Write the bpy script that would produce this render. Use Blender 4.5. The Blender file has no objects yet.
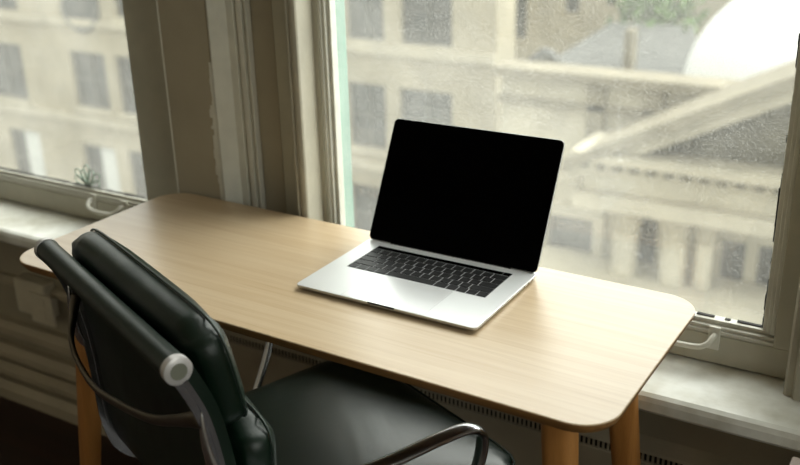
import bpy, bmesh, math, random
from mathutils import Vector, Matrix
random.seed(7)
S = bpy.context.scene
COL = S.collection
ZT = 0.74                       # height of the desk top above the floor

# ------------------------------------------------------------------ camera
FPX = 960.247
RX = Vector((0.85917, 0.51112, -0.02417)).normalized()
FW = Vector((-0.48286, 0.79422, -0.36886)).normalized()
UP = RX.cross(FW).normalized()
CAM = Vector((0.7675, -1.31629, 0.7019 + ZT))
cd = bpy.data.cameras.new('camera'); cam = bpy.data.objects.new('camera', cd); COL.objects.link(cam)
cam.matrix_world = Matrix(((RX.x, UP.x, -FW.x, CAM.x), (RX.y, UP.y, -FW.y, CAM.y), (RX.z, UP.z, -FW.z, CAM.z), (0, 0, 0, 1)))
cd.sensor_width = 36; cd.lens = FPX*36/800; cd.clip_start = .02; cd.clip_end = 300
cd.dof.use_dof = True; cd.dof.focus_distance = 1.52; cd.dof.aperture_fstop = 3.4
S.camera = cam
def at(px, py, Y):
    d = RX*((px-400)/FPX) - UP*((py-232.5)/FPX) + FW
    return CAM + d*((Y-CAM.y)/d.y)
# ------------------------------------------------------------------ world, light, exposure
SKY0, SKY1 = 2.2, 8.9           # overcast sky: dim behind the viewer's building, bright over the roofs opposite
w = bpy.data.worlds.new('world'); S.world = w; w.use_nodes = True
nt = w.node_tree; nt.nodes.clear()
o_ = nt.nodes.new('ShaderNodeOutputWorld'); b_ = nt.nodes.new('ShaderNodeBackground')
g_ = nt.nodes.new('ShaderNodeTexCoord'); s_ = nt.nodes.new('ShaderNodeSeparateXYZ'); r_ = nt.nodes.new('ShaderNodeValToRGB')
r_.color_ramp.elements[0].position = .0; r_.color_ramp.elements[0].color = (.73, .74, .71, 1)
r_.color_ramp.elements[1].position = .8; r_.color_ramp.elements[1].color = (.97, .985, .955, 1)
nt.links.new(g_.outputs['Generated'], s_.inputs[0]); nt.links.new(s_.outputs['Z'], r_.inputs[0])
nt.links.new(r_.outputs[0], b_.inputs[0]); nt.links.new(b_.outputs[0], o_.inputs[0]); 
dp = nt.nodes.new('ShaderNodeVectorMath'); dp.operation = 'DOT_PRODUCT'; dp.inputs[1].default_value = Vector((.6, .75, .36)).normalized()
mr = nt.nodes.new('ShaderNodeMapRange'); mr.interpolation_type = 'SMOOTHSTEP'; mr.inputs[1].default_value = -.1; mr.inputs[2].default_value = .95; mr.inputs[3].default_value = SKY0; mr.inputs[4].default_value = SKY1
nt.links.new(g_.outputs['Generated'], dp.inputs[0]); nt.links.new(dp.outputs['Value'], mr.inputs[0]); nt.links.new(mr.outputs[0], b_.inputs[1])
def portal(name, x0, x1, z0, z1, y, xw=None):
    l = bpy.data.lights.new(name, 'AREA'); l.shape = 'RECTANGLE'; l.size = x1-x0; l.size_y = z1-z0
    l.cycles.is_portal = True
    o = bpy.data.objects.new(name, l); COL.objects.link(o); o.location = ((x0+x1)/2, y, (z0+z1)/2); o.rotation_euler = (-math.pi/2, 0, 0)
    if xw: o.location = (xw, (x0+x1)/2, (z0+z1)/2); o.rotation_euler = (-math.pi/2, 0, -math.pi/2)
portal('daylight_portal', -2.1, -.9, .64, 2.5, .36)
portal('daylight_portal', -.33, .55, .64, 2.5, .36)
portal('daylight_portal', -1.9, -.45, .75, 2.6, 0, 2.55)
vs = S.view_settings; vs.view_transform = 'Standard'; vs.look = 'None'; vs.gamma = 1; vs.use_curve_mapping = False; vs.exposure = 0.0

# ------------------------------------------------------------------ materials
def srgb(r, g, b):
    f = lambda c: (c/255/12.92) if c/255 <= .04045 else ((c/255+.055)/1.055)**2.4
    return (f(r), f(g), f(b), 1)
def mat(name, col, rough=.6, metal=0, spec=.5, noise=0, nscale=20, bump=0, bscale=80, coat=0, stretch=(1, 1, 1), coords='Object', col2=None):
    m = bpy.data.materials.new(name); m.use_nodes = True; n = m.node_tree; p = n.nodes['Principled BSDF']
    p.inputs['Base Color'].default_value = col; p.inputs['Roughness'].default_value = rough; p.inputs['Metallic'].default_value = metal
    p.inputs['Specular IOR Level'].default_value = spec; p.inputs['Coat Weight'].default_value = coat; p.inputs['Coat Roughness'].default_value = .15
    tc = n.nodes.new('ShaderNodeTexCoord'); mp = n.nodes.new('ShaderNodeMapping'); mp.inputs['Scale'].default_value = stretch
    n.links.new(tc.outputs[coords], mp.inputs[0])
    nz = n.nodes.new('ShaderNodeTexNoise'); nz.inputs['Scale'].default_value = nscale; nz.inputs['Detail'].default_value = 6
    n.links.new(mp.outputs[0], nz.inputs['Vector'])
    mx = n.nodes.new('ShaderNodeMix'); mx.data_type = 'RGBA'
    c2 = col2 or tuple(c*(1-noise) for c in col[:3])+(1,)
    mx.inputs[6].default_value = col; mx.inputs[7].default_value = c2
    cr = n.nodes.new('ShaderNodeMapRange'); cr.inputs[1].default_value = .35; cr.inputs[2].default_value = .7
    n.links.new(nz.outputs[0], cr.inputs[0]); n.links.new(cr.outputs[0], mx.inputs[0]); n.links.new(mx.outputs[2], p.inputs['Base Color'])
    if bump:
        bz = n.nodes.new('ShaderNodeTexNoise'); bz.inputs['Scale'].default_value = bscale; bz.inputs['Detail'].default_value = 4
        n.links.new(mp.outputs[0], bz.inputs['Vector'])
        bp = n.nodes.new('ShaderNodeBump'); bp.inputs['Strength'].default_value = bump; bp.inputs['Distance'].default_value = .004
        n.links.new(bz.outputs[0], bp.inputs['Height']); n.links.new(bp.outputs[0], p.inputs['Normal'])
    return m
def wood(name, c1, c2, c3, rough=.4, axis='x', scale=1.0, spec=.5):
    m = bpy.data.materials.new(name); m.use_nodes = True; n = m.node_tree; p = n.nodes['Principled BSDF']
    p.inputs['Roughness'].default_value = rough; p.inputs['Specular IOR Level'].default_value = spec
    tc = n.nodes.new('ShaderNodeTexCoord'); mp = n.nodes.new('ShaderNodeMapping')
    mp.inputs['Scale'].default_value = (2.2*scale, 75*scale, 75*scale) if axis == 'x' else (34*scale, 34*scale, 1.6*scale)
    n.links.new(tc.outputs['Object'], mp.inputs[0])
    a = n.nodes.new('ShaderNodeTexNoise'); a.inputs['Scale'].default_value = 1.0; a.inputs['Detail'].default_value = 8; a.inputs['Roughness'].default_value = .6; a.inputs['Distortion'].default_value = .6
    n.links.new(mp.outputs[0], a.inputs['Vector'])
    mp2 = n.nodes.new('ShaderNodeMapping'); mp2.inputs['Scale'].default_value = (6, 420, 420) if axis == 'x' else (420, 420, 6)
    n.links.new(tc.outputs['Object'], mp2.inputs[0])
    b = n.nodes.new('ShaderNodeTexNoise'); b.inputs['Scale'].default_value = 1; b.inputs['Detail'].default_value = 2
    n.links.new(mp2.outputs[0], b.inputs['Vector'])
    r = n.nodes.new('ShaderNodeValToRGB'); r.color_ramp.elements[0].position = .3; r.color_ramp.elements[0].color = c2
    r.color_ramp.elements[1].position = .62; r.color_ramp.elements[1].color = c1
    n.links.new(a.outputs[0], r.inputs[0])
    mx = n.nodes.new('ShaderNodeMix'); mx.data_type = 'RGBA'; mx.inputs[7].default_value = c3
    k = n.nodes.new('ShaderNodeMapRange'); k.inputs[1].default_value = .55; k.inputs[2].default_value = .8; k.inputs[4].default_value = .35
    n.links.new(b.outputs[0], k.inputs[0]); n.links.new(k.outputs[0], mx.inputs[0]); n.links.new(r.outputs[0], mx.inputs[6])
    n.links.new(mx.outputs[2], p.inputs['Base Color'])
    bp = n.nodes.new('ShaderNodeBump'); bp.inputs['Strength'].default_value = .08; bp.inputs['Distance'].default_value = .001
    n.links.new(b.outputs[0], bp.inputs['Height']); n.links.new(bp.outputs[0], p.inputs['Normal'])
    return m
def leather(name, col, spec=.4, ro=(.32, .55), coat=0, bmp=.12):
    m = mat(name, col, rough=.4, spec=spec, coat=coat, noise=.35, nscale=6, bump=.05, bscale=300)
    n = m.node_tree; p = n.nodes['Principled BSDF']
    tc = n.nodes['Texture Coordinate']
    w1 = n.nodes.new('ShaderNodeTexNoise'); w1.inputs['Scale'].default_value = 5; w1.inputs['Detail'].default_value = 3; w1.inputs['Distortion'].default_value = 1.2
    n.links.new(tc.outputs['Object'], w1.inputs['Vector'])
    old = [x for x in n.nodes if x.type == 'BUMP'][0]
    bp = n.nodes.new('ShaderNodeBump'); bp.inputs['Strength'].default_value = bmp; bp.inputs['Distance'].default_value = .012
    n.links.new(w1.outputs[0], bp.inputs['Height']); n.links.new(old.outputs[0], bp.inputs['Normal']); n.links.new(bp.outputs[0], p.inputs['Normal'])
    rr = n.nodes.new('ShaderNodeMapRange'); rr.inputs[3].default_value = ro[0]; rr.inputs[4].default_value = ro[1]; p.inputs['Coat Roughness'].default_value = .35
    n.links.new(w1.outputs[0], rr.inputs[0]); n.links.new(rr.outputs[0], p.inputs['Roughness'])
    return m
def glass(name, dirt=.05, spots=.06):
    m = bpy.data.materials.new(name); m.use_nodes = True; n = m.node_tree; n.nodes.clear()
    out = n.nodes.new('ShaderNodeOutputMaterial'); tr = n.nodes.new('ShaderNodeBsdfTransparent'); gl = n.nodes.new('ShaderNodeBsdfGlossy')
    tr.inputs[0].default_value = (.945, .955, .94, 1)
    gl.inputs['Roughness'].default_value = .02; lw = n.nodes.new('ShaderNodeLayerWeight'); lw.inputs[0].default_value = .5
    pw = n.nodes.new('ShaderNodeMath'); pw.operation = 'POWER'; n.links.new(lw.outputs['Facing'], pw.inputs[0]); pw.inputs[1].default_value = 5
    fr = n.nodes.new('ShaderNodeMapRange'); n.links.new(pw.outputs[0], fr.inputs[0]); fr.inputs[3].default_value = .04; fr.inputs[4].default_value = .9
    m1 = n.nodes.new('ShaderNodeMixShader'); n.links.new(fr.outputs[0], m1.inputs[0]); n.links.new(tr.outputs[0], m1.inputs[1]); n.links.new(gl.outputs[0], m1.inputs[2])
    ts = n.nodes.new('ShaderNodeBsdfTranslucent'); ts.inputs[0].default_value = (.85, .85, .80, 1)
    tc = n.nodes.new('ShaderNodeTexCoord')
    a = n.nodes.new('ShaderNodeTexNoise'); a.inputs['Scale'].default_value = 300; a.inputs['Detail'].default_value = 2; n.links.new(tc.outputs['Object'], a.inputs['Vector'])
    k = n.nodes.new('ShaderNodeMapRange'); k.inputs[1].default_value = .5; k.inputs[2].default_value = .8; k.inputs[4].default_value = spots
    n.links.new(a.outputs[0], k.inputs[0])
    c = n.nodes.new('ShaderNodeTexNoise'); c.inputs['Scale'].default_value = 5; c.inputs['Detail'].default_value = 5; n.links.new(tc.outputs['Object'], c.inputs['Vector'])
    k2 = n.nodes.new('ShaderNodeMapRange'); k2.inputs[1].default_value = .3; k2.inputs[2].default_value = .75; k2.inputs[3].default_value = dirt*.5; k2.inputs[4].default_value = dirt*1.5
    n.links.new(c.outputs[0], k2.inputs[0])
    vo = n.nodes.new('ShaderNodeTexVoronoi'); vo.inputs['Scale'].default_value = 240; n.links.new(tc.outputs['Object'], vo.inputs['Vector'])
    k3 = n.nodes.new('ShaderNodeMapRange'); k3.inputs[1].default_value = .16; k3.inputs[2].default_value = .34; k3.inputs[3].default_value = .09; k3.inputs[4].default_value = 0; n.links.new(vo.outputs['Distance'], k3.inputs[0])
    kk = n.nodes.new('ShaderNodeMath'); kk.operation = 'ADD'; n.links.new(k.outputs[0], kk.inputs[0]); n.links.new(k3.outputs[0], kk.inputs[1]); k = kk
    ad = n.nodes.new('ShaderNodeMath'); ad.operation = 'ADD'; n.links.new(k.outputs[0], ad.inputs[0]); n.links.new(k2.outputs[0], ad.inputs[1])
    m2 = n.nodes.new('ShaderNodeMixShader'); n.links.new(ad.outputs[0], m2.inputs[0]); n.links.new(m1.outputs[0], m2.inputs[1]); n.links.new(ts.outputs[0], m2.inputs[2])
    n.links.new(m2.outputs[0], out.inputs[0])
    return m
M = dict(
    desk=wood('light_oak_veneer', srgb(206, 184, 152), srgb(194, 168, 132), srgb(164, 134, 98), .32, spec=.7),
    deskedge=wood('plywood_edge', srgb(150, 110, 62), srgb(112, 78, 40), srgb(80, 52, 26), .5),
    leg=wood('oak_leg', srgb(188, 132, 70), srgb(166, 112, 54), srgb(128, 82, 38), .45, 'z'),
    paint=mat('worn_greige_paint', srgb(170, 164, 146), .5, noise=.12, nscale=14, bump=.25, bscale=45),
    paintl=mat('white_and_lit_paint', srgb(205, 203, 190), .35, noise=.1, nscale=25, bump=.3, bscale=50),
    sash=mat('sash_paint', srgb(180, 176, 158), .45, noise=.1, nscale=18, bump=.2, bscale=60),
    wall=mat('wall_paint', srgb(164, 155, 134), .7, noise=.14, nscale=5, bump=.35, bscale=40),
    wallin=mat('dim_wall_paint', srgb(215, 206, 190), .8, noise=.1),
    sill=mat('worn_white_sill', srgb(236, 237, 230), .42, noise=.2, nscale=9, bump=.25, bscale=30, col2=srgb(176, 172, 152)),
    pipe=mat('cream_radiator_paint', srgb(176, 165, 142), .55, noise=.15, nscale=10, bump=.2, bscale=50),
    teal=mat('faded_teal_paint', srgb(92, 128, 112), .6, noise=.18, nscale=30, bump=.2, bscale=90, stretch=(1, 1, .15)),
    dark=mat('dark_brown_matte', srgb(34, 30, 24), .8, noise=.3),
    floor=wood('dark_floorboards', srgb(52, 30, 20), srgb(34, 20, 14), srgb(20, 12, 8), .5, scale=.3),
    alu=mat('silver_aluminium', srgb(226, 228, 228), .36, .35, noise=.02, bump=.03, bscale=900),
    aluedge=mat('silver_aluminium_edge', srgb(190, 190, 188), .3, .9, noise=.03),
    pad=mat('trackpad_glass', srgb(226, 227, 227), .28, .6, noise=.01),
    key=mat('black_keycap', srgb(10, 11, 12), .42, spec=.25, noise=.05),
    well=mat('black_keyboard_well', srgb(14, 14, 15), .6, noise=.05),
    lcd=mat('black_display_glass', srgb(1, 1, 2), .12, spec=.04, noise=.05),
    touch=mat('black_touch_bar_glass', srgb(8, 8, 10), .1, spec=.5, noise=.05),
    rubber=mat('black_rubber', srgb(16, 16, 16), .7, noise=.1),
    leather=leather('dark_green_leather', srgb(6, 29, 16)),
    seatleather=leather('sheen_green_seat_leather', srgb(12, 38, 24), 1.0, (.30, .5), .7, .3),  # same leather as the back, made glossier and lighter for the seat's sheen
    piping=mat('green_piping', srgb(28, 44, 34), .4, noise=.1),
    chrome=mat('polished_aluminium', srgb(200, 202, 206), .2, 1, noise=.06, bump=.03, bscale=120),
    bronze=mat('dark_satin_aluminium', srgb(112, 104, 92), .34, 1, noise=.06),
    cap=mat('satin_aluminium', srgb(205, 202, 200), .4, .4, noise=.05),
    capin=mat('grey_plastic_plug', srgb(120, 122, 108), .55, noise=.1),
    stone=mat('cream_limestone', srgb(158, 150, 128), .9, noise=.24, nscale=.9, bump=.2, bscale=3),
    stone2=mat('pale_limestone', srgb(172, 165, 144), .9, noise=.26, nscale=1.4, bump=.2, bscale=3),
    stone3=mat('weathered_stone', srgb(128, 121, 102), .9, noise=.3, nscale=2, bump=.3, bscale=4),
    win=mat('dark_window_pane', srgb(44, 48, 46), .3, noise=.5, nscale=1.6, col2=srgb(74, 72, 66)),
    winframe=mat('grey_window_frame', srgb(92, 92, 86), .7, noise=.1, nscale=2),
    blind=mat('white_blind', srgb(190, 192, 186), .8, noise=.05),
    stonedark=mat('shaded_stone', srgb(92, 88, 74), .9, noise=.35, nscale=2.5, bump=.3, bscale=4),
    slate=mat('grey_slate', srgb(104, 105, 103), .8, noise=.25, nscale=1.5),
    dome=mat('white_dome_lead', srgb(206, 208, 206), .6, noise=.03, nscale=1),
    leaf=mat('green_leaves', srgb(84, 116, 54), .8, noise=.4, nscale=3),
    bark=mat('brown_bark', srgb(90, 74, 58), .9, noise=.3),
    street=mat('street_asphalt', srgb(95, 94, 90), .9, noise=.2, nscale=.4),
    frost=mat('frosted_film', srgb(150, 170, 155), .5, noise=.3, nscale=120),
    pink=mat('pinkish_white_lacquer', srgb(206, 190, 182), .5, noise=.08),
    outlet=mat('overpainted_plastic', srgb(206, 198, 176), .5, noise=.12, nscale=20, bump=.3, bscale=60),
)
M['glass'] = glass('dusty_window_glass')

# ------------------------------------------------------------------ helpers
def tagp(o, label=None, cat=None, group=None, kind=None):
    if label: o['label'] = label
    if cat: o['category'] = cat
    if group: o['group'] = group
    if kind: o['kind'] = kind
    return o
def thing(name, label, cat, loc=(0, 0, 0), rz=0, group=None):
    o = bpy.data.objects.new(name, None); COL.objects.link(o); o.location = loc; o.rotation_euler = (0, 0, rz); o.empty_display_size = .1
    return tagp(o, label, cat, group)
def obj(name, bm, m, parent=None, smooth=False, kind=None, autos=None):
    bmesh.ops.remove_doubles(bm, verts=bm.verts, dist=1e-6)
    bmesh.ops.recalc_face_normals(bm, faces=bm.faces)
    me = bpy.data.meshes.new(name); bm.to_mesh(me); bm.free()
    ms = m if isinstance(m, list) else [m]
    for x in ms: me.materials.append(x)
    if smooth:
        me.shade_smooth() if hasattr(me, 'shade_smooth') else None
        if autos: me.set_sharp_from_angle(angle=math.radians(autos))
    o = bpy.data.objects.new(name, me); COL.objects.link(o)
    if parent: o.parent = parent
    if kind: o['kind'] = kind
    return o
def box(bm, x0, x1, y0, y1, z0, z1, bev=0, seg=2, mi=0, T=None):
    b = bmesh.new()
    vs = [b.verts.new((x, y, z)) for x in (x0, x1) for y in (y0, y1) for z in (z0, z1)]
    for f in ((0, 1, 3, 2), (4, 6, 7, 5), (0, 4, 5, 1), (2, 3, 7, 6), (0, 2, 6, 4), (1, 5, 7, 3)): b.faces.new([vs[i] for i in f])
    if bev: bmesh.ops.bevel(b, geom=b.edges[:], offset=bev, segments=seg, affect='EDGES', profile=.5)
    merge(bm, b, T, mi)
def merge(bm, b, T=None, mi=0):
    if T: bmesh.ops.transform(b, matrix=T, verts=b.verts)
    for f in b.faces: f.material_index = mi
    me = bpy.data.meshes.new('tmp'); b.to_mesh(me); b.free(); bm.from_mesh(me); bpy.data.meshes.remove(me)
def boxbm(*a, **k):
    bm = bmesh.new(); box(bm, *a, **k); return bm
def rrect(w, d, r, n=8):
    pts = []
    for cx, cy, a0 in ((w/2-r, d/2-r, 0), (-w/2+r, d/2-r, 90), (-w/2+r, -d/2+r, 180), (w/2-r, -d/2+r, 270)):
        for i in range(n+1):
            a = math.radians(a0+90*i/n); pts.append((cx+r*math.cos(a), cy+r*math.sin(a)))
    return pts
def slab(layers, n=8, mi=None, cx=0, cy=0):
    """layers: (w,d,r,z) rounded-rectangle loops lofted and capped"""
    bm = bmesh.new(); rings = []
    for w_, d_, r, z in layers: rings.append([bm.verts.new((cx+x, cy+y, z)) for x, y in rrect(w_, d_, r, n)])
    for k, (a, b) in enumerate(zip(rings, rings[1:])):
        for i in range(len(a)):
            f = bm.faces.new((a[i], a[(i+1) % len(a)], b[(i+1) % len(a)], b[i])); f.material_index = mi[k] if mi else 0
    f = bm.faces.new(list(reversed(rings[0]))); f.material_index = mi[0] if mi else 0
    f = bm.faces.new(rings[-1]); f.material_index = mi[-1] if mi else 0
    return bm
def smoothpath(pts, sub=6):
    P = [Vector(p) for p in pts]; out = []
    for i in range(len(P)-1):
        p0 = P[max(i-1, 0)]; p1 = P[i]; p2 = P[i+1]; p3 = P[min(i+2, len(P)-1)]
        for k in range(sub):
            t = k/sub
            out.append(.5*((2*p1)+(-p0+p2)*t+(2*p0-5*p1+4*p2-p3)*t*t+(-p0+3*p1-3*p2+p3)*t**3))
    out.append(P[-1]); return out
def tube(bm, pts, r, seg=12, sub=6, flat=1.0, side=None, mi=0, closed=False):
    """r: number or list along the control points; flat: thickness ratio across 'side' vector"""
    P = smoothpath(pts, sub) if sub > 1 else [Vector(p) for p in pts]
    n = len(P); rs = []
    for i in range(n):
        if isinstance(r, (list, tuple)):
            t = i/(n-1)*(len(r)-1); k = min(int(t), len(r)-2); rs.append(r[k]*(1-(t-k))+r[k+1]*(t-k))
        else: rs.append(r)
    rings = []; prev = None
    for i, p in enumerate(P):
        t = (P[min(i+1, n-1)]-P[max(i-1, 0)]).normalized()
        if side is not None: a = Vector(side)
        elif prev is not None: a = prev
        else: a = Vector((0, 0, 1)) if abs(t.z) < .9 else Vector((1, 0, 0))
        a = (a-t*a.dot(t)).normalized(); prev = a; b = t.cross(a)
        rings.append([bm.verts.new(p+a*(rs[i]*math.cos(2*math.pi*k/seg))+b*(rs[i]*flat*math.sin(2*math.pi*k/seg))) for k in range(seg)])
    for A, B in zip(rings, rings[1:]):
        for k in range(seg):
            f = bm.faces.new((A[k], A[(k+1) % seg], B[(k+1) % seg], B[k])); f.material_index = mi
    bm.faces.new(list(reversed(rings[0]))).material_index = mi; bm.faces.new(rings[-1]).material_index = mi
def cyl(bm, p0, p1, r, seg=20, mi=0): tube(bm, [p0, p1], r, seg, 1, mi=mi)
def extr(bm, prof, z0, z1, mi=0):
    """vertical extrusion of an (x,y) outline"""
    A = [bm.verts.new((x, y, z0)) for x, y in prof]; B = [bm.verts.new((x, y, z1)) for x, y in prof]
    for i in range(len(A)): bm.faces.new((A[i], A[(i+1) % len(A)], B[(i+1) % len(A)], B[i])).material_index = mi
    bm.faces.new(list(reversed(A))).material_index = mi; bm.faces.new(B).material_index = mi
def extx(bm, prof, x0, x1, mi=0):
    """extrusion of a (y,z) outline along x"""
    A = [bm.verts.new((x0, y, z)) for y, z in prof]; B = [bm.verts.new((x1, y, z)) for y, z in prof]
    for i in range(len(A)): bm.faces.new((A[i], A[(i+1) % len(A)], B[(i+1) % len(A)], B[i])).material_index = mi
    bm.faces.new(list(reversed(A))).material_index = mi; bm.faces.new(B).material_index = mi
def wallholes(bm, x0, x1, z0, z1, y0, y1, holes):
    xs = sorted({x0, x1} | {v for h in holes for v in h[:2] if x0 < v < x1}); zs = sorted({z0, z1} | {v for h in holes for v in h[2:] if z0 < v < z1})
    for i in range(len(xs)-1):
        for j in range(len(zs)-1):
            cx = (xs[i]+xs[i+1])/2; cz = (zs[j]+zs[j+1])/2
            if any(h[0] < cx < h[1] and h[2] < cz < h[3] for h in holes): continue
            box(bm, xs[i], xs[i+1], y0, y1, zs[j], zs[j+1])
def pillow(w_, d_, t_, r, crown=.3, n=14, dish=0, ex=6.0):
    """soft cushion: x width, y depth, z thickness, rounded edges and crowned faces"""
    bm = bmesh.new(); b = bmesh.new(); bmesh.ops.create_cube(b, size=2); bmesh.ops.subdivide_edges(b, edges=b.edges[:], cuts=n, use_grid_fill=True)
    h = Vector((w_/2, d_/2, t_/2))
    for v in b.verts:
        p = Vector((v.co.x*h.x, v.co.y*h.y, v.co.z*h.z)); u, q = v.co.x, v.co.y
        c = Vector((max(-h.x+r, min(h.x-r, p.x)), max(-h.y+r, min(h.y-r, p.y)), max(-h.z+r, min(h.z-r, p.z))))
        d = p-c
        if d.length > 1e-9: p = c+d.normalized()*r
        k = (1-u**4)*(1-q**4)
        p.z += crown*t_*k*(1 if v.co.z > 0 else -.3)*abs(v.co.z) - dish*k*(1-u*u)*(1 if v.co.z > 0 else 0)
        nn_ = ex; mm = max(abs(u), abs(q))
        if mm > 1e-6: f2 = mm/((abs(u)**nn_+abs(q)**nn_)**(1/nn_)); p.x *= f2; p.y *= f2
        v.co = p
    merge(bm, b); return bm

# ------------------------------------------------------------------ room shell
YG = .275                                          # plane of the window glass
ZS = ZT-.158                                       # top of the window sill
XL0, XL1 = -2.15, at(134.5, 100, .245).x               # left glass
XR0, XR1 = at(339, 100, YG).x, at(777, 212, .252).x  # right glass
ZG = ZT-.078; ZTOP = 2.5
H = 3.2
bm = bmesh.new(); box(bm, -3.4, 2.4, -3.6, .5, -.06, 0); obj('floor', bm, M['floor'], kind='structure')
bm = bmesh.new(); box(bm, -3.4, 2.4, -3.6, .5, H, H+.08); obj('ceiling', bm, M['wallin'], kind='structure')
bm = bmesh.new(); box(bm, -3.5, -3.4, -3.6, .5, 0, H); obj('wall_left', bm, M['wallin'], kind='structure')
def rotwall(bm):     # (x,y,z) laid out along x, turned to stand across x = 2.4
    for v in bm.verts: v.co = Vector((2.4+v.co.y, v.co.x, v.co.z))
bm = bmesh.new(); wallholes(bm, -3.6, .5, 0, H, 0, .12, [(-1.9, -.45, .75, 2.6)]); rotwall(bm); obj('wall_right', bm, M['wallin'], kind='structure')
t = bpy.data.objects.new('added_side_window', None); COL.objects.link(t); t['kind'] = 'structure'  # unseen window, added to supply side light on the pier and chair
bm = bmesh.new()
for a in ((-1.9, -1.84, .75, 2.6), (-.51, -.45, .75, 2.6), (-1.84, -.51, .75, .82), (-1.84, -.51, 2.54, 2.6), (-1.84, -.51, 1.64, 1.69)): box(bm, a[0], a[1], .04, .08, a[2], a[3], .002)
rotwall(bm); obj('sash_frame', bm, M['sash'], t)
bm = bmesh.new(); box(bm, -1.85, -.5, .055, .058, .81, 2.55); rotwall(bm); obj('glass', bm, M['glass'], t)
bm = bmesh.new(); box(bm, -3.4, 2.4, -3.7, -3.6, 0, H); obj('wall_front', bm, M['wallin'], kind='structure')
# window wall: apron below the sill, the pier and the strips around the two openings
YW = .20                                           # wall face below the sill
SY = .087                                          # front edge of the sill
WX0, WX1 = -2.26, at(785, 372, .245).x+.06         # outer limits of the window openings
PX0 = -.733; PX1 = -.472                             # solid pier between them
bm = bmesh.new()
wallholes(bm, -3.4, 2.4, 0, H, .245, .48, [(WX0, PX0, ZS-.03, ZTOP+.1), (PX1, WX1, ZS-.03, ZTOP+.1)])
box(bm, -3.4, 2.4, YW, .245, 0, ZS-.035)
obj('wall_back', bm, M['wall'], kind='structure')
bm = bmesh.new()
# sill with a worn rounded nose
extx(bm, [(.26, ZS), (SY+.012, ZS), (SY+.004, ZS-.004), (SY, ZS-.012), (SY, ZS-.028), (SY+.006, ZS-.035), (.26, ZS-.035)], WX0-.1, 1.6)
obj('trim_1', bm, M['sill'], kind='structure')
# apron moulding just below the sill nose
bm = bmesh.new(); extx(bm, [(YW, ZS-.0355), (SY+.03, ZS-.0355), (SY+.03, ZS-.045), (SY+.055, ZS-.06), (YW, ZS-.07)], WX0-.1, 1.6)
obj('trim_2', bm, M['wall'], kind='structure')

def window(name, x0, x1, first):
    t = bpy.data.objects.new(name, None); COL.objects.link(t); t.location = (0, 0, 0); t['kind'] = 'structure'
    yf = .2442; st = .11 if first else .133
    bm = bmesh.new()
    zb = ZS+.003
    box(bm, x0-st, x1+(.055 if not first else .165), yf, yf+.045, zb, ZG-.022, .002)      # bottom rail
    box(bm, x0-st, x0-.022, yf, yf+.045, ZG-.022, ZTOP, .002)                       # stiles
    box(bm, x1+(.0 if first else .022), x1+(.165 if first else .055), yf, yf+.045, ZG-.022, ZTOP, .002)
    box(bm, x0-st, x1+.055, yf, yf+.045, ZTOP, ZTOP+.09, .002)
    obj('sash_frame', bm, M['sash'], t)
    # stepped glazing bead around the pane
    bm = bmesh.new()
    for a, b_, y in ((0, .008, .014), (.008, .015, .006), (.015, .022, .002)):
        box(bm, x0-.022, x1+.022*(not first), yf+y, yf+.034, ZG-b_, ZG-a, .0015)
        box(bm, x0-b_, x0-a, yf+y, yf+.034, ZG, ZTOP, .0015)
        if not first: box(bm, x1+a, x1+b_, yf+y, yf+.034, ZG, ZTOP, .0015)
    obj('glazing_bead', bm, M['paintl'], t)
    bm = bmesh.new()                                                              # crumbling putty line
    x = x0
    while x < x1:
        l = random.uniform(.006, .03)
        if first or random.random() < .75: box(bm, x, min(x+l+.001, x1), YG-.008, YG-.001, ZG-.001, ZG+random.uniform(.0008, .0028))
        x += l
    z = ZG
    while z < ZTOP and not first:
        l = random.uniform(.006, .03)
        if random.random() < .75: box(bm, x1-random.uniform(.001, .004), x1+.001, YG-.008, YG-.001, z, z+l)
        z += l
    obj('putty', bm, M['dark'], t)
    bm = bmesh.new(); box(bm, x0-.01, x1+.01, YG, YG+.003, ZG-.01, ZTOP+.01); obj('glass', bm, M['glass'], t)
    return t
w1 = window('window_1', XL0, XL1, True)
w2 = window('window_2', XR0, XR1, False)
# sash lifts: a bent bar on two small plates
def lift(par, xa, xb, z):
    h = obj('sash_lift', bmesh.new(), M['paintl'], par)
    bm = bmesh.new()
    yf = .245
    tube(bm, [(xa, yf+.002, z+.008), (xa, yf-.014, z+.006), (xa+.008, yf-.026, z-.004), (xa+.03, yf-.030, z-.010), (xb-.03, yf-.030, z-.010), (xb-.008, yf-.026, z-.004), (xb, yf-.014, z+.006), (xb, yf+.002, z+.008)], .0052, 10)
    for x in (xa, xb): box(bm, x-.010, x+.010, yf-.004, yf+.001, z-.022, z+.022, .0015)
    bm.to_mesh(h.data); bm.free()
pl_ = at(91, 206, .235); lift(w1, pl_.x, pl_.x+.11, pl_.z+.008)
pr_ = at(713, 338, .235); lift(w2, pr_.x-.125, pr_.x, pr_.z-.004)
# pale frosted leaf mark low on the left pane
c = at(88, 186, YG-.002)
mk = thing('leaf_decal', 'small pale frosted fan of leaves stuck low on the left window pane', 'decal', (c.x, YG-.0015, c.z))
bm = bmesh.new()
for i, a in enumerate((-68, -44, -20, 4, 28, 52, 74)):
    a = math.radians(a); L = (.048, .056, .044, .058, .05, .06, .046)[i]
    d = Vector((math.sin(a), 0, math.cos(a))); s = Vector((d.z, 0, -d.x))
    pts = [s*(k[0]*.011)+d*(L*k[1]) for k in ((0, .1), (.45, .35), (.85, .62), (.8, .85), (0, 1), (-.8, .85), (-.85, .62), (-.45, .35), (0, .1))]
    tube(bm, pts, .0016, 6, 3, mi=0)
obj('outline', bm, M['frost'], mk)
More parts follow.
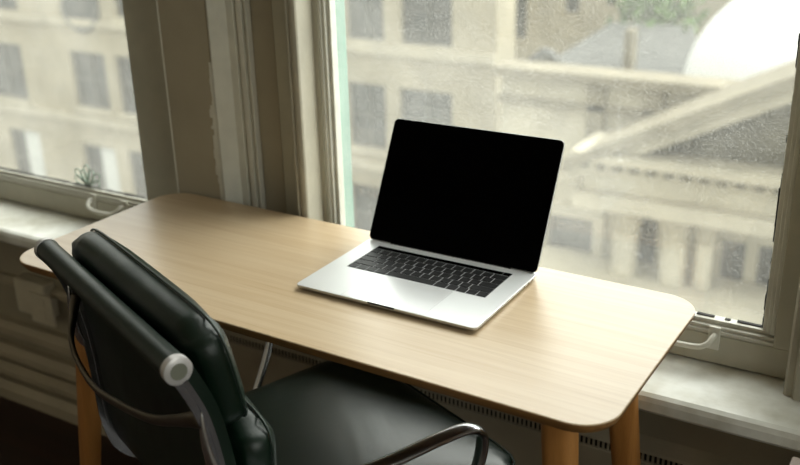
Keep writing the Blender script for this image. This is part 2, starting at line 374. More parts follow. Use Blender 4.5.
# pier: mouldings between the two windows
zz0, zz1 = ZS-.001, H
bm = bmesh.new()
extr(bm, [(-.734, .246), (-.734, .192), (-.731, .19), (-.601, .19), (-.598, .193), (-.580, .232), (-.580, .246)], zz0, zz1)
obj('trim_3', bm, M['wall'], kind='structure')
def gx(px, y): return at(px, 100, y).x
bm = bmesh.new()     # reveal board and ribbed moulding, painted paler to stand for side light
x0 = -.597
extr(bm, [(x0+.0005, .188), (x0+.004, .187), (-.578, .2265), (gx(240, .226), .2265), (gx(241, .228), .233), (gx(243, .23), .233), (gx(244, .226), .226), (gx(248, .226), .226), (gx(249, .23), .234), (gx(250, .23), .234), (gx(251, .226), .228), (gx(253, .228), .228), (gx(255, .235), .243), (gx(255, .24), .2455), (-.579, .2455)], zz0, zz1)
box(bm, -.7358, -.7325, .1885, .20, zz0, zz1, .0008)       # worn light edges
z = ZT-.02
while z < ZT+.30:
    l = random.uniform(.006, .02); wv = random.uniform(.002, .013)*(1 if z < ZT+.2 else .4)
    box(bm, -.603-wv, -.5985, .1885, .1905, z, z+l*1.1, .0006); z += l
obj('trim_4', bm, M['paintl'], kind='structure')
bm = bmesh.new()     # parting stop beside the right sash
extr(bm, [(-.402, .246), (-.402, .20), (-.4, .192), (-.394, .189), (-.392, .194), (-.390, .196), (-.388, .190), (-.380, .188), (-.374, .190), (-.372, .194), (-.371, .246)], zz0, zz1)
obj('trim_5', bm, M['paint'], kind='structure')
bm = bmesh.new()     # casing at the right edge of the right window
cx_ = at(784.5, 380, .195).x
extr(bm, [(cx_, .2445), (cx_, .20), (cx_+.004, .196), (cx_+.014, .195), (cx_+.018, .188), (cx_+.05, .188), (cx_+.055, .195), (cx_+.13, .195), (cx_+.13, .2445)], zz0, zz1)
obj('trim_6', bm, M['paint'], kind='structure')
bm = bmesh.new(); box(bm, PX1+.0005, gx(349.5, .36), .2925, .36, ZG-.03, ZTOP, .004)
obj('trim_7', bm, M['teal'], kind='structure')
# exterior stone sill outside the panes
bm = bmesh.new(); box(bm, WX0, WX1, .29, .50, ZS-.16, ZS-.11)
box(bm, WX0, WX1, .29, .33, ZS-.11, ZS+.005)
obj('trim_8', bm, M['stone3'], kind='structure')
# left part under the sill: stepped wood mouldings and baseboard
bm = bmesh.new()
zl = lambda v: v+ZT
pz = lambda py: at(35, py, YW-.03).z
def ledge(py, h_, dpt): z = pz(py); extx(bm, [(YW, z+h_*.5), (YW-dpt*.6, z+h_*.45), (YW-dpt, z+h_*.15), (YW-dpt, z-h_*.25), (YW-dpt*.6, z-h_*.5), (YW, z-h_*.55)], -3.3, -.78)
ledge(292, .03, .022); ledge(339, .05, .034); ledge(363, .05, .036); ledge(378, .045, .046)
obj('trim_9', bm, M['pipe'], kind='structure')
zbb = pz(389)
bm = bmesh.new(); extx(bm, [(YW, 0), (YW-.05, 0), (YW-.05, zbb-.02), (YW-.035, zbb), (YW, zbb+.006)], -3.3, 2.3)
obj('baseboard_back', bm, M['pipe'], kind='structure')

# junction box on the wall left of the desk
t = thing('junction_box', 'painted-over electrical box on the dim wall under the left sill', 'electrical box', (0, 0, 0))
a = at(13, 284, YW-.04); b = at(58, 330, YW-.04)
bx0, bx1, bz1, bz0 = a.x, b.x, a.z, b.z+.01
obj('box_body', boxbm(bx0, bx1-.03, YW-.04, YW-.0002, bz0+.01, bz1+.02, bev=.006), M['outlet'], t)
obj('cover_plate', boxbm(bx0+.065, bx1, YW-.048, YW-.0401, bz0, bz1-.005, bev=.003), M['outlet'], t)
bm = bmesh.new()
for z in (.3, .7): box(bm, bx1-.052, bx1-.028, YW-.0495, YW-.0481, bz0+(bz1-bz0)*z-.012, bz0+(bz1-bz0)*z+.012, .0006)
obj('socket', bm, M['outlet'], t)
# radiator cover under the desk
t = thing('radiator_cover', 'long dim radiator cover with finned slot on the wall below the desk', 'radiator cover', (0, 0, 0))
ra, rb_ = -.74, 1.05; zr = at(470, 403, YW-.03).z; f_ = YW-.024
obj('panel', boxbm(ra, rb_, f_+.006, YW-.0003, .16, zr-.028, bev=.003), M['pipe'], t)
bm = bmesh.new(); extx(bm, [(YW-.0003, zr+.018), (f_+.018, zr+.012), (f_+.002, zr), (f_, zr-.006), (YW-.0003, zr-.006)], ra, rb_); obj('top_lip', bm, M['pipe'], t)
bm = bmesh.new(); box(bm, ra+.01, rb_-.01, YW-.012, YW-.0003, zr-.0278, zr-.0065)
obj('slot', bm, M['dark'], t)  # dark strip filling the opening behind the fins
bm = bmesh.new(); x = ra+.012
while x < rb_-.012: box(bm, x, x+.004, f_+.008, YW-.0125, zr-.0275, zr-.007); x += .0095
obj('grille', bm, M['pipe'], t)
# pale cabinet corner at lower right
k0 = at(797, 443, .113)
t = thing('side_cabinet', 'pinkish white cabinet corner poking in under the right end of the sill', 'cabinet', (0, 0, 0))
zc = k0.z
obj('body', boxbm(k0.x+.004, k0.x+.4, -.18, .0745, .02, zc-.018, bev=.002), M['pink'], t)
obj('top', boxbm(k0.x, k0.x+.405, -.185, .0745, zc-.018, zc, bev=.003), M['pink'], t)
obj('door', boxbm(k0.x+.01, k0.x+.395, -.198, -.1805, .04, zc-.024, bev=.002), M['pink'], t)

# ------------------------------------------------------------------ desk
dx0, dx1, dy0, dy1 = -.7449, .4491, -.2785, .171
DR = -.0196
t = thing('desk', 'light oak desk with rounded corners standing against the windows', 'desk', (0, 0, 0), DR)
W_, D_ = dx1-dx0, dy1-dy0; dcx, dcy = (dx0+dx1)/2, (dy0+dy1)/2
R_ = .058; th = .020
bm = slab([(W_-.05, D_-.05, R_-.02, ZT-th), (W_-.012, D_-.012, R_, ZT-th+.003), (W_-.001, D_-.001, R_, ZT-.007), (W_, D_, R_, ZT-.0035), (W_, D_, R_, ZT-.0012), (W_-.0024, D_-.0024, R_, ZT)], 14, [1, 1, 1, 1, 0], dcx, dcy)
obj('tabletop', bm, [M['desk'], M['deskedge']], t, smooth=True, autos=25)
bm = bmesh.new()
for y in (dcy-.135, dcy+.135): box(bm, dcx-.44, dcx+.44, y-.01, y+.01, ZT-th-.022, ZT-th-.0003, .002)
for x in (dcx-.44, dcx+.44): box(bm, x-.01, x+.01, dcy-.135, dcy+.135, ZT-th-.022, ZT-th-.0003, .002)
obj('apron', bm, M['deskedge'], t)
for sx in (-1, 1):
    for sy in (-1, 1):
        tx = dcx+sx*.49; ty = dcy+sy*(.125 if sy < 0 else .11); bm = bmesh.new()
        b = slab([(.030, .026, .011, 0), (.032, .028, .012, .004), (.046, .042, .017, .40), (.052, .048, .018, ZT-th-.0004)], 6)
        for v in b.verts:
            k = (ZT-v.co.z); v.co.x += tx+sx*.085*k; v.co.y += ty+sy*.085*k
        merge(bm, b); obj('leg', bm, M['leg'], t, smooth=True, autos=40)

# ------------------------------------------------------------------ laptop
LW, LD = .3493, .2407
lap = thing('laptop', 'open silver laptop with blank black screen on the oak desk', 'laptop', (0, 0, ZT), -.009)
zb0, zt0 = .0012, .0105
# body with a recess for the keys: rim built from the slab, the well sits on top as a thin inset
bm = slab([(LW-.03, LD-.03, .008, zb0), (LW-.008, LD-.008, .011, zb0+.0018), (LW-.0012, LD-.0012, .009, .0052), (LW, LD, .009, .0075), (LW, LD, .009, zt0-.0006), (LW-.0012, LD-.0012, .009, zt0)], 8, [1, 1, 1, 1, 0])
obj('base', bm, [M['alu'], M['aluedge']], lap, smooth=True, autos=30)
ky0, ky1 = -.0150, .0945; kw = .2775
obj('keyboard_well', slab([(kw, ky1-ky0, .002, zt0+.00002), (kw, ky1-ky0, .002, zt0+.00012)], 4, None, 0, (ky0+ky1)/2), mat('grey_keyboard_well', srgb(178, 180, 182), .5), lap)
obj('touch_bar', boxbm(-kw/2+.001, kw/2-.0165, ky1-.0128, ky1-.0008, zt0+.00014, zt0+.0007, bev=.0002, seg=1), M['touch'], lap)
obj('power_key', boxbm(kw/2-.0155, kw/2-.001, ky1-.0128, ky1-.0008, zt0+.00014, zt0+.0009, bev=.0002, seg=1), M['touch'], lap)
U = kw/14.5; RP = .0189; g = .0009
rows = [[1]*13+[1.5], [1.5]+[1]*13, [1.75]+[1]*11+[1.75], [2.3]+[1]*10+[2.2], [1, 1, 1, 1.25, 5, 1.25, 1]]
for ri, row in enumerate(rows):
    y1 = ky1-.0140-ri*RP; y0 = y1-RP; x = -kw/2
    for wd in row:
        obj('key', boxbm(x+g, x+wd*U-g, y0+g, y1-g, zt0+.00014, zt0+.0011, bev=.0005, seg=2), M['key'], lap); x += wd*U
    if ri == 4:
        ym = (y0+y1)/2
        for xx, a_, b2 in ((x, y0, y1), (x+U, y0, ym), (x+U, ym, y1), (x+2*U, y0, y1)):
            obj('key', boxbm(xx+g, xx+U-g, a_+(g if a_ == y0 else .0002), b2-(g if b2 == y1 else .0002), zt0+.00014, zt0+.0011, bev=.0004, seg=2), M['key'], lap)
# trackpad with its fine groove
obj('trackpad_groove', slab([(.1606, .1006, .004, zt0+.00002), (.1606, .1006, .004, zt0+.00005)], 4, None, 0, -.0685), mat('groove_grey', srgb(168, 170, 170), .5), lap)
obj('trackpad', slab([(.1598, .0998, .004, zt0+.00006), (.1598, .0998, .004, zt0+.00016)], 4, None, 0, -.0685), M['pad'], lap)
# finger notch, ports, feet
bm = bmesh.new(); box(bm, -.026, .026, -LD/2-.0002, -LD/2+.006, zt0-.0026, zt0+.00008, .0004); obj('finger_notch', bm, M['well'], lap)
for px, wv in ((.062, .006), (.079, .0075), (.096, .0075)):
    obj('port', boxbm(LW/2-.002, LW/2+.00012, px-wv/2, px+wv/2, .0058, .0086, bev=.0005), M['well'], lap)
for sx in (-1, 1):
    for sy in (-1, 1):
        bm = bmesh.new(); cyl(bm, (sx*.135, sy*.085, 0.0001), (sx*.135, sy*.085, .0014), .008); obj('foot', bm, M['rubber'], lap)
hy, hz = LD/2-.007, .0105
bm = bmesh.new(); cyl(bm, (-.125, hy+.0035, hz-.0005), (.125, hy+.0035, hz-.0005), .0042, 16); obj('hinge', bm, M['well'], lap, smooth=True, autos=40)
ang = 1.0964; LH = .2385
T = Matrix.Translation((0, hy, hz+.0015)) @ Matrix.Rotation(ang, 4, 'X')
def lidbm(layers, mi=None):
    b = slab(layers, 8, mi, 0, LH/2); bmesh.ops.transform(b, matrix=T, verts=b.verts); return b
lid = obj('screen_lid', lidbm([(LW-.006, LH-.006, .010, -.0052), (LW-.001, LH-.001, .0095, -.0040), (LW, LH, .0095, -.0025), (LW, LH, .0095, -.0006), (LW-.0006, LH-.0006, .0095, -.0002)]), M['aluedge'], lap, smooth=True, autos=30)
obj('display', lidbm([(LW-.0012, LH-.0012, .0092, -.0001), (LW-.0014, LH-.0014, .0092, .0004)]), M['lcd'], lap)

# ------------------------------------------------------------------ leather office chair
CH = math.radians(-22.7)
chair = thing('office_chair', 'dark green leather soft-pad chair with polished aluminium frame at the desk', 'chair', (-.14, -.175, 0), CH)
prof = [(-.311, .842), (-.297, .812), (-.280, .765), (-.268, .70), (-.261, .63), (-.258, .56), (-.255, .50), (-.240, .44), (-.200, .402), (-.12, .385), (0, .380), (.12, .383), (.20, .393), (.246, .412)]
pp = smoothpath([(0, y, z) for y, z in prof], 6)
def offs(P, d):
    out = []
    for i, p in enumerate(P):
        t_ = (P[min(i+1, len(P)-1)]-P[max(i-1, 0)]).normalized(); n_ = Vector((0, -t_.z, t_.y)); out.append(p+n_*d)
    return out
def ribbon(bm, P, x0, x1, d0, d1, mi=0):
    A = offs(P, d0); B = offs(P, d1); q = []
    for a_, b2 in zip(A, B): q.append([bm.verts.new((x, v.y, v.z)) for x, v in ((x0, a_), (x1, a_), (x1, b2), (x0, b2))])
    for r0, r1 in zip(q, q[1:]):
        for k in range(4): bm.faces.new((r0[k], r0[(k+1) % 4], r1[(k+1) % 4], r1[k])).material_index = mi
    bm.faces.new(q[0][::-1]); bm.faces.new(q[-1])
# offset direction: +d is towards the sitter
sgn = 1 if offs(pp, .01)[20].y > pp[20].y else -1
XW = .252
bm = bmesh.new(); ribbon(bm, pp, -XW-.004, XW+.004, sgn*.0036, sgn*.020)
obj('sling', bm, M['leather'], chair, smooth=True, autos=50)
bm = bmesh.new(); tube(bm, [(-XW+.002, -.311, .845), (XW-.004, -.311, .845)], .0185, 24, 1)
obj('top_roll', bm, M['leather'], chair, smooth=True, autos=60)
bm = bmesh.new(); tube(bm, [(-XW+.002, .250, .423), (XW-.002, .250, .423)], .017, 24, 1)
obj('front_roll', bm, M['leather'], chair, smooth=True, autos=60)
for s in (-1, 1):
    bm = bmesh.new()
    xa, xb = (s*XW, s*(XW+.009)) if s > 0 else (s*(XW+.009), s*XW)
    ribbon(bm, pp, xa, xb, sgn*-.003, sgn*.0035)            # light outer flange
    ribbon(bm, pp, xa+.002, xb-.003, sgn*-.013, sgn*-.003)
    rib = obj('side_rib', bm, M['chrome'], chair, smooth=True, autos=40)
    for cy_, cz_ in ((-.311, .845), (.250, .423)):
        bm = bmesh.new(); tube(bm, [(s*(XW-.003), cy_, cz_), (s*(XW+.008), cy_, cz_), (s*(XW+.0095), cy_, cz_)], [.0195, .0195, .0165], 28, 1)
        c_ = obj('end_cap', bm, M['cap'], rib, smooth=True, autos=30)
        bm = bmesh.new(); cyl(bm, (s*(XW+.009), cy_, cz_), (s*(XW+.0102), cy_, cz_), .0115, 24); obj('cap_plug', bm, M['capin'], rib)
# curved back spreader and a second one under the seat
bm = bmesh.new()
tube(bm, [(-.254, -.276, .755), (-.252, -.286, .722), (-.24, -.300, .683), (-.215, -.303, .652), (-.14, -.302, .632), (-.02, -.300, .655), (.10, -.297, .69), (.19, -.295, .732), (.23, -.292, .752), (.254, -.286, .762)], [.010, .0095, .009, .0085, .008, .008, .008, .009, .011, .015], 14, 6, .55, (0, 0, 1))
obj('back_spreader', bm, M['bronze'], chair, smooth=True)
bm = bmesh.new(); tube(bm, [(-.254, -.06, .372), (-.20, -.06, .345), (-.08, -.02, .335), (.08, -.02, .335), (.20, -.06, .345), (.254, -.06, .372)], .011, 12, 6, .8)
tube(bm, [(-.254, .14, .378), (-.20, .13, .345), (-.08, .05, .335), (.08, .05, .335), (.20, .13, .345), (.254, .14, .378)], .011, 12, 6, .8)
obj('seat_spreader', bm, M['chrome'], chair, smooth=True)
for s in (-1, 1):
    fy = .166 if s > 0 else .105
    X_ = lambda v: s*v
    bm = bmesh.new()
    pts = [(X_(.256), -.286, .775), (X_(.261), -.286, .72), (X_(.272), -.27, .655), (X_(.284), -.22, .622), (X_(.293), -.13, .608), (X_(.296), -.02, .603), (X_(.296), fy-.09, .603), (X_(.295), fy-.035, .598), (X_(.293), fy-.005, .578), (X_(.291), fy, .545), (X_(.288), fy-.012, .50), (X_(.281), fy-.04, .445), (X_(.271), fy-.07, .40), (X_(.262), fy-.10, .382)]
    tube(bm, pts, [.003, .010, .017, .015, .0145, .0145, .0145, .0145, .014, .0135, .012, .011, .011, .011], 16, 6, .55, (1, 0, 0))
    obj('armrest', bm, M['chrome'], chair, smooth=True)
# cushions
def cushion(w_, d_, t_, r, Tm, crown=.25, dish=0, name='back_cushion', n=16, ex=6.0):
    b = pillow(w_, d_, t_, r, crown, n, dish, ex); bm = bmesh.new(); merge(bm, b, Tm)
    p_ = obj(name, bm, M['seatleather' if name == 'seat_cushion' else 'leather'], chair, smooth=True)
    bm = bmesh.new()
    pts = []
    for k in range(97):
        a = 2*math.pi*k/96; ca, sa = math.cos(a), math.sin(a); mm = (abs(ca)**ex+abs(sa)**ex)**(-1/ex)
        pts.append(Vector((ca*mm*(w_/2-.002), sa*mm*(d_/2-.002), t_*.32)))
    tube(bm, [Tm @ q for q in pts], .0022, 6, 1)
    obj('piping', bm, M['piping'], p_, smooth=True)
def backT(y0, z0, y1, z1):      # cushion plane from bottom (y0,z0) to top (y1,z1); local z = towards the sitter
    up = Vector((0, y1-y0, z1-z0)).normalized(); xx = Vector((1, 0, 0)); nn = xx.cross(up); 
    if nn.y < 0: nn = -nn
    m_ = Matrix((( -1, up.x, nn.x, 0), (0, up.y, nn.y, (y0+y1)/2), (0, up.z, nn.z, (z0+z1)/2), (0, 0, 0, 1))); return m_
cushion(.495, .180, .056, .027, Matrix.Translation((-.004, 0, 0)) @ backT(-.225, .702, -.261, .882), .22)
cushion(.485, .180, .060, .028, backT(-.205, .530, -.197, .706), .35)
cushion(.525, .475, .060, .026, Matrix.Translation((.022, .042, .436)) @ Matrix.Rotation(math.radians(1.5), 4, 'X'), .30, .014, 'seat_cushion', 26, 11.0)
# swivel base
bm = bmesh.new(); cyl(bm, (0, .0, .07), (0, .0, .335), .024); cyl(bm, (0, 0, .07), (0, 0, .2), .032)
obj('column', bm, M['chrome'], chair, smooth=True, autos=40)
for k in range(5):
    a = 2*math.pi*k/5+.3; d = Vector((math.cos(a), math.sin(a), 0)); bm = bmesh.new()
    tube(bm, [d*.02+Vector((0, 0, .095)), d*.16+Vector((0, 0, .085)), d*.30+Vector((0, 0, .066))], [.022, .016, .012], 12, 4, .8)
    lg = obj('base_arm', bm, M['chrome'], chair, smooth=True)
    bm = bmesh.new(); s_v = Vector((-d.y, d.x, 0))
    for q in (-.012, .012): cyl(bm, d*.30+s_v*(q-.007)+Vector((0, 0, .0275)), d*.30+s_v*(q+.007)+Vector((0, 0, .0275)), .027, 18)
    cyl(bm, d*.30+Vector((0, 0, .03)), d*.30+Vector((0, 0, .062)), .006)
    obj('caster', bm, M['rubber'], lg, smooth=True, autos=40)

# ------------------------------------------------------------------ the street outside
bm = bmesh.new(); box(bm, -60, 40, 1.5, 70, -15.2, -15); obj('ground', bm, M['street'], kind='structure')
def winparts(par, x0, x1, z0, z1, Y, fr='winframe', bl=None, mull=True):
    w_ = x1-x0; f = bmesh.new(); b = .06
    for a_ in ((x0, x0+b, z0, z1), (x1-b, x1, z0, z1), (x0+b, x1-b, z0, z0+b), (x0+b, x1-b, z1-b, z1)): box(f, a_[0], a_[1], Y+.14, Y+.22, a_[2], a_[3])
    if mull:
        box(f, (x0+x1)/2-.03, (x0+x1)/2+.03, Y+.15, Y+.21, z0+b, z1-b); box(f, x0+b, x1-b, Y+.15, Y+.21, (z0+z1)/2-.03, (z0+z1)/2+.03)
    fo = obj('window', f, M[fr], par)
    obj('pane', boxbm(x0, x1, Y+.22, Y+.26, z0, z1), M['win'], fo)
    if bl: obj('blind', boxbm(x0+w_*bl, x1-b, Y+.11, Y+.135, z0+.1, z1-b), M['blind'], fo)
def rc(xl, xr, yt, yb, Y):
    ym, xm = (yt+yb)/2, (xl+xr)/2
    return at(xl, ym, Y).x, at(xr, ym, Y).x, at(xm, yb, Y).z, at(xm, yt, Y).z
# building A: large cream block across the street
YA = 20
A = thing('office_building', 'large cream stone block with rows of paned windows across the street', 'building', (0, 0, 0))
RA = [((-16, 24, 43, 97), None), ((73, 107, 53, 108), None), ((118, 148, 58, 115), None), ((-22, 13, -45, 9), None), ((112, 142, -38, 18), None), ((-60, -30, 120, 172), None),
      ((13, 43, 131, 182), .45), ((86, 118, 147, 198), .5), ((131, 162, 154, 206), None), ((345, 383, -28, 40), None), ((400, 452, -24, 46), None), ((349, 386, 84, 148), None), ((400, 452, 91, 152), None),
      ((352, 386, 186, 245), None), ((404, 455, 194, 255), None), ((180, 214, 70, 126), None), ((225, 260, 80, 134), None), ((280, 315, 86, 140), None), ((180, 214, 165, 220), None), ((232, 270, 172, 226), None), ((290, 322, 178, 234), None)]
rects = [rc(*q, YA) for q, _ in RA]
ax0 = at(-230, 60, YA).x; ax1 = at(496, 100, YA).x
bm = bmesh.new(); wallholes(bm, ax0, ax1, -15, 6, YA, YA+.5, rects); box(bm, ax0, ax1, YA+.5, YA+1.1, -15, 6)
obj('wall', bm, M['stone'], A)
for r, (q, bl) in zip(rects, RA): winparts(A, *r, YA, bl=bl)
bm = bmesh.new()
for py in (22, 118): zz = at(80, py, YA).z; box(bm, ax0, ax1, YA-.12, YA, zz-.12, zz+.12)
for r in rects: box(bm, r[0]-.12, r[1]+.12, YA-.07, YA, r[2]-.16, r[2]-.0)
obj('stone_band', bm, M['stone2'], A)
r = rc(62, 97, -40, 30, YA)     # rounded bay window at the top
bm = bmesh.new(); cxm, cz_, rr = (r[0]+r[1])/2, r[2]+(r[1]-r[0])/2, (r[1]-r[0])/2
pr = [(cxm+rr*math.cos(math.radians(a)), cz_+rr*math.sin(math.radians(a))) for a in range(180, 361, 15)]+[(r[1], r[3]), (r[0], r[3])]
Aa = [bm.verts.new((x, YA-.06, z)) for x, z in pr]; Bb = [bm.verts.new((x, YA-.001, z)) for x, z in pr]
for i in range(len(pr)): bm.faces.new((Aa[i], Aa[(i+1) % len(pr)], Bb[(i+1) % len(pr)], Bb[i]))
bm.faces.new(Aa); bm.faces.new(Bb[::-1]); rw = obj('round_window', bm, M['win'], A)
bm = bmesh.new(); tube(bm, [(x, YA-.07, z) for x, z in pr[:13]], .07, 8, 1); obj('window_surround', bm, M['winframe'], rw)
# building C: narrow-windowed wall further back
YC = 31
C_ = thing('rear_building', 'cream wall with narrow slit windows standing behind the low stone building', 'building', (0, 0, 0))
RC = [rc(*q, YC) for q in ((511, 527, -40, 38), (566, 580, -40, 13), (478, 490, -40, 22), (607, 617, -40, 5))]
c0, c1 = at(470, 60, YC).x, at(1150, 40, YC).x
bm = bmesh.new(); wallholes(bm, c0, c1, -15, 5, YC, YC+.5, RC); box(bm, c0, c1, YC+.5, YC+3, -15, 5); obj('wall', bm, M['stone'], C_)
for r in RC: winparts(C_, *r, YC, mull=False)
# building D: slate roofs
YD = 24.5
Dd = thing('slate_roof_building', 'grey slate roofed annex left of the white dome', 'building', (0, 0, 0))
p0, p1, p2, p3 = at(545, 64, YD), at(705, 84, YD), at(694, 26, YD+2.5), at(612, 22, YD+2.5)
bm = bmesh.new(); q = [bm.verts.new(v) for v in (p0, p1, p2, p3)]; q2 = [bm.verts.new(Vector((v.x, v.y+.1, v.z-.35))) for v in (p0, p1, p2, p3)]
bm.faces.new(q); bm.faces.new(q2[::-1])
for i in range(4): bm.faces.new((q[i], q[(i+1) % 4], q2[(i+1) % 4], q2[i]))
obj('roof', bm, M['slate'], Dd)
bm = bmesh.new(); box(bm, p0.x+.2, p1.x-.2, YD+.3, YD+2.2, -15, min(p0.z, p1.z)-.3); obj('wall', bm, M['stone3'], Dd)
a = at(624, 60, YD); b = at(634, 30, YD); bm = bmesh.new(); box(bm, a.x, b.x, YD-.1, YD+.4, a.z-.6, b.z); obj('chimney', bm, M['stone3'], Dd)
a = at(530, 60, 19); b = at(562, 46, 19)
# dome
YDm = 22; dc = at(806, 98, YDm); sc_ = (dc-CAM).dot(FW)/FPX; rD = 122*sc_
dm = thing('dome', 'smooth white dome rising behind the stone pediment', 'dome', (dc.x, dc.y, dc.z))
bm = bmesh.new(); b = bmesh.new(); bmesh.ops.create_uvsphere(b, u_segments=48, v_segments=32, radius=rD)
bmesh.ops.delete(b, geom=[v for v in b.verts if v.co.z < -.05*rD], context='VERTS'); merge(bm, b); obj('shell', bm, M['dome'], dm, smooth=True)
bm = bmesh.new(); cyl(bm, (0, 0, -15-dc.z), (0, 0, -.02), rD*.97, 48); obj('drum', bm, M['stone2'], dm, smooth=True, autos=40)
# low classical building with pediment
YP = 16.2; YB = 14.6
B = thing('classical_building', 'low stone building with parapet, sloping pediment and columns across the street', 'building', (0, 0, 0))
pa, pb = at(502, 67, YP), at(760, 98, YP)
zp = (pa.z+pb.z)/2
bx0 = pa.x; bx1 = at(1100, 100, YP).x
wins = [rc(547, 594, 215, 263, YB+1.0), rc(719, 744, 241, 290, YB+1.0), rc(756, 782, 247, 294, YB+1.0), rc(636, 655, 218, 290, YB+1.0), rc(440, 500, 205, 255, YB+1.0)]
ze = at(690, 200, YB+1.0).z
bm = bmesh.new(); wallholes(bm, bx0-.5, bx1, -15, ze, YB+1.0, YB+1.4, wins); box(bm, bx0-.5, bx1, YB+1.4, YB+3.4, -15, ze)
obj('wall', bm, M['stone2'], B)
for r in wins: winparts(B, *r, YB+1.0, mull=False)
bm = bmesh.new()
for r in (wins[0],):
    for a_ in ((r[0]-.22, r[0], r[2]-.2, r[3]+.25), (r[1], r[1]+.22, r[2]-.2, r[3]+.25), (r[0], r[1], r[3], r[3]+.25), (r[0], r[1], r[2]-.2, r[2])): box(bm, a_[0], a_[1], YB+.88, YB+.999, a_[2], a_[3])
obj('window_surround', bm, M['stone2'], B)
bm = bmesh.new(); box(bm, bx0, bx1, YP, YP+.6, ze, zp-.08)
obj('attic_wall', bm, M['stone2'], B)
bm = bmesh.new(); box(bm, bx0-.15, bx1, YP-.18, YP+.6, zp-.08, zp+.1); box(bm, bx0-.05, bx1, YP-.1, YP, zp-.62, zp-.5)
for px in (590, 648): q = at(px, 80, YP); box(bm, q.x, q.x+.35, YP-.1, YP, ze, zp-.1)
obj('parapet_cornice', bm, M['stone3'], B)
# entablature steps
bm = bmesh.new()
zc1, zc0 = at(690, 160, YB).z, at(690, 170, YB).z
e0 = at(577, 165, YB).x; e1 = at(1040, 200, YB).x
box(bm, e0, e1, YB-.35, YB+1.0, zc0, zc1); box(bm, e0, e1, YB-.1, YB+1.0, zc0-.16, zc0)
zf = at(690, 206, YB).z
box(bm, e0+.1, e1, YB+.05, YB+1.0, zf, zc0-.16)
zg = at(690, 222, YB).z
box(bm, e0+.0, e1, YB-.15, YB+1.0, zg, zf)
obj('entablature', bm, M['stone2'], B)
# pediment: raking cornice and recessed tympanum
T0 = at(570, 154, YB); T1 = at(795, 72, YB); sl = (T1.z-T0.z)/(T1.x-T0.x)
tx0 = T0.x; xm_ = tx0+6.2; zt_ = T0.z
def rake(bm, y0, y1, up, dn):
    for s in (1, -1):
        P_ = [(tx0, zt_+up), (xm_, zt_+sl*6.2+up), (xm_, zt_+sl*6.2-dn), (tx0, zt_-dn)]
        if s < 0: P_ = [(2*xm_-x, z) for x, z in P_]
        A_ = [bm.verts.new((x, y0, z)) for x, z in P_]; B_ = [bm.verts.new((x, y1, z)) for x, z in P_]
        for i in range(4): bm.faces.new((A_[i], A_[(i+1) % 4], B_[(i+1) % 4], B_[i]))
        bm.faces.new(A_[::-1]); bm.faces.new(B_)
bm = bmesh.new(); rake(bm, YB-.4, YB+1.6, .0, .22); obj('raking_cornice', bm, M['stone3'], B)
bm = bmesh.new(); rake(bm, YB-.22, YB+1.5, -.22, .46); obj('raking_moulding', bm, M['stone2'], B)
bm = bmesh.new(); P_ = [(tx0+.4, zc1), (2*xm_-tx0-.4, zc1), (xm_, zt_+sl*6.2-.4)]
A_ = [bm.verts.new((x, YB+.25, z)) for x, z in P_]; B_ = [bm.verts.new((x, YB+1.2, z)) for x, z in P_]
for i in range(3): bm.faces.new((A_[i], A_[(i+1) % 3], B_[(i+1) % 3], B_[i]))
bm.faces.new(A_[::-1]); bm.faces.new(B_); obj('tympanum', bm, M['stonedark'], B)  # tympanum stone darkened to paint in the shade under the rake
for xl, xr, y in ((611, 636, 262), (658, 685, 272), (693, 711, 272)):
    q0, q1 = at(xl, y, YB+.3), at(xr, y, YB+.3); cxx = (q0.x+q1.x)/2; r = (q1.x-q0.x)/2
    bm = bmesh.new(); cyl(bm, (cxx, YB+.35, -15), (cxx, YB+.35, zg-.5), r, 24); cl_ = obj('column', bm, M['stone2'], B, smooth=True, autos=40)
    bm = bmesh.new(); tube(bm, [(cxx, YB+.35, zg-.5), (cxx, YB+.35, zg-.4), (cxx, YB+.35, zg-.15), (cxx, YB+.35, zg-.08)], [r*1.0, r*1.12, r*1.35, r*1.45], 16, 1)
    box(bm, cxx-r*1.45, cxx+r*1.45, YB+.35-r*1.45, YB+.35+r*1.45, zg-.08, zg); obj('capital', bm, M['stone'], cl_)
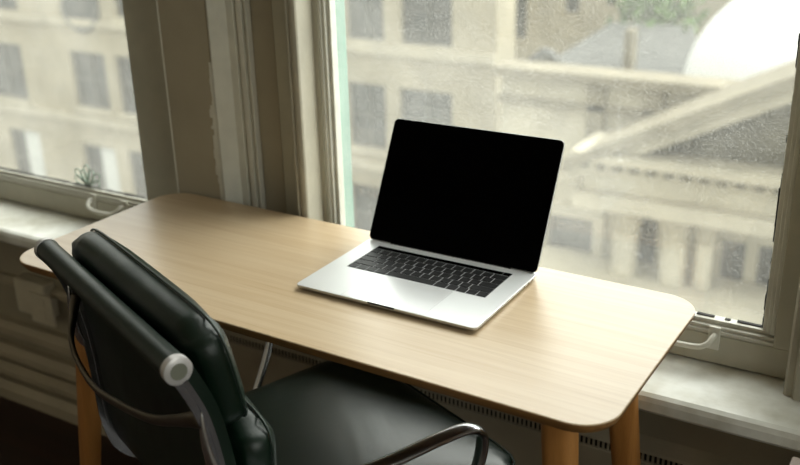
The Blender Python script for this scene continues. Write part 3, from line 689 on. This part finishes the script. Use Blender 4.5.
bm = bmesh.new(); zbl = at(720, 300, YB).z; box(bm, e0-1, e1, YB-.2, YB+1.0, zbl-.5, zbl); obj('ledge', bm, M['stone2'], B)
bm = bmesh.new()      # carved blocks under the rake and entablature dentils, shade put into their colour
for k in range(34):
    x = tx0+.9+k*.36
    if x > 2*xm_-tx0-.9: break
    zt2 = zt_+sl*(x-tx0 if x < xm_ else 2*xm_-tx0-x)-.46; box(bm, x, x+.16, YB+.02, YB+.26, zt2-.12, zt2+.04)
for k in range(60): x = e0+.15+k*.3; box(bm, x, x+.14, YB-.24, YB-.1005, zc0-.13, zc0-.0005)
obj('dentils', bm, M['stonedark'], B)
# roof machinery and tree
q = at(545, 60, 19)
v_ = thing('roof_vent', 'dark humped vent on the roof behind the low parapet', 'vent', (q.x, 19, q.z))
bm = bmesh.new(); tube(bm, [(-.4, 0, -.1), (-.2, 0, .02), (0, 0, .12), (.2, 0, .06), (.36, 0, -.1)], [.08, .13, .17, .13, .08], 12, 4); obj('hood', bm, M['win'], v_, smooth=True)
bm = bmesh.new(); box(bm, -.45, .45, -.25, .25, -15-q.z, -.1); obj('shaft', bm, M['stone3'], v_)
q = at(655, 6, 28)
tr = thing('tree', 'blurred green tree beyond the slate roof', 'tree', (q.x, 28, -15))
bm = bmesh.new(); tube(bm, [(0, 0, 0), (.2, .1, 6), (0, 0, q.z+15-.5)], [.35, .25, .12], 10, 3); obj('trunk', bm, M['bark'], tr, smooth=True)
bm = bmesh.new()
for i in range(700):
    a = Vector((random.gauss(0, .55), random.gauss(0, .55), random.gauss(0, .7)))+Vector((0, 0, q.z+15.2)); n_ = Vector((random.uniform(-1, 1), random.uniform(-1, 1), random.uniform(-1, 1))).normalized()
    u_ = n_.orthogonal().normalized(); v2 = n_.cross(u_); s = random.uniform(.14, .26)
    bm.faces.new([bm.verts.new(a+u_*s), bm.verts.new(a+v2*s*.5), bm.verts.new(a-u_*s), bm.verts.new(a-v2*s*.5)])
obj('foliage', bm, M['leaf'], tr)
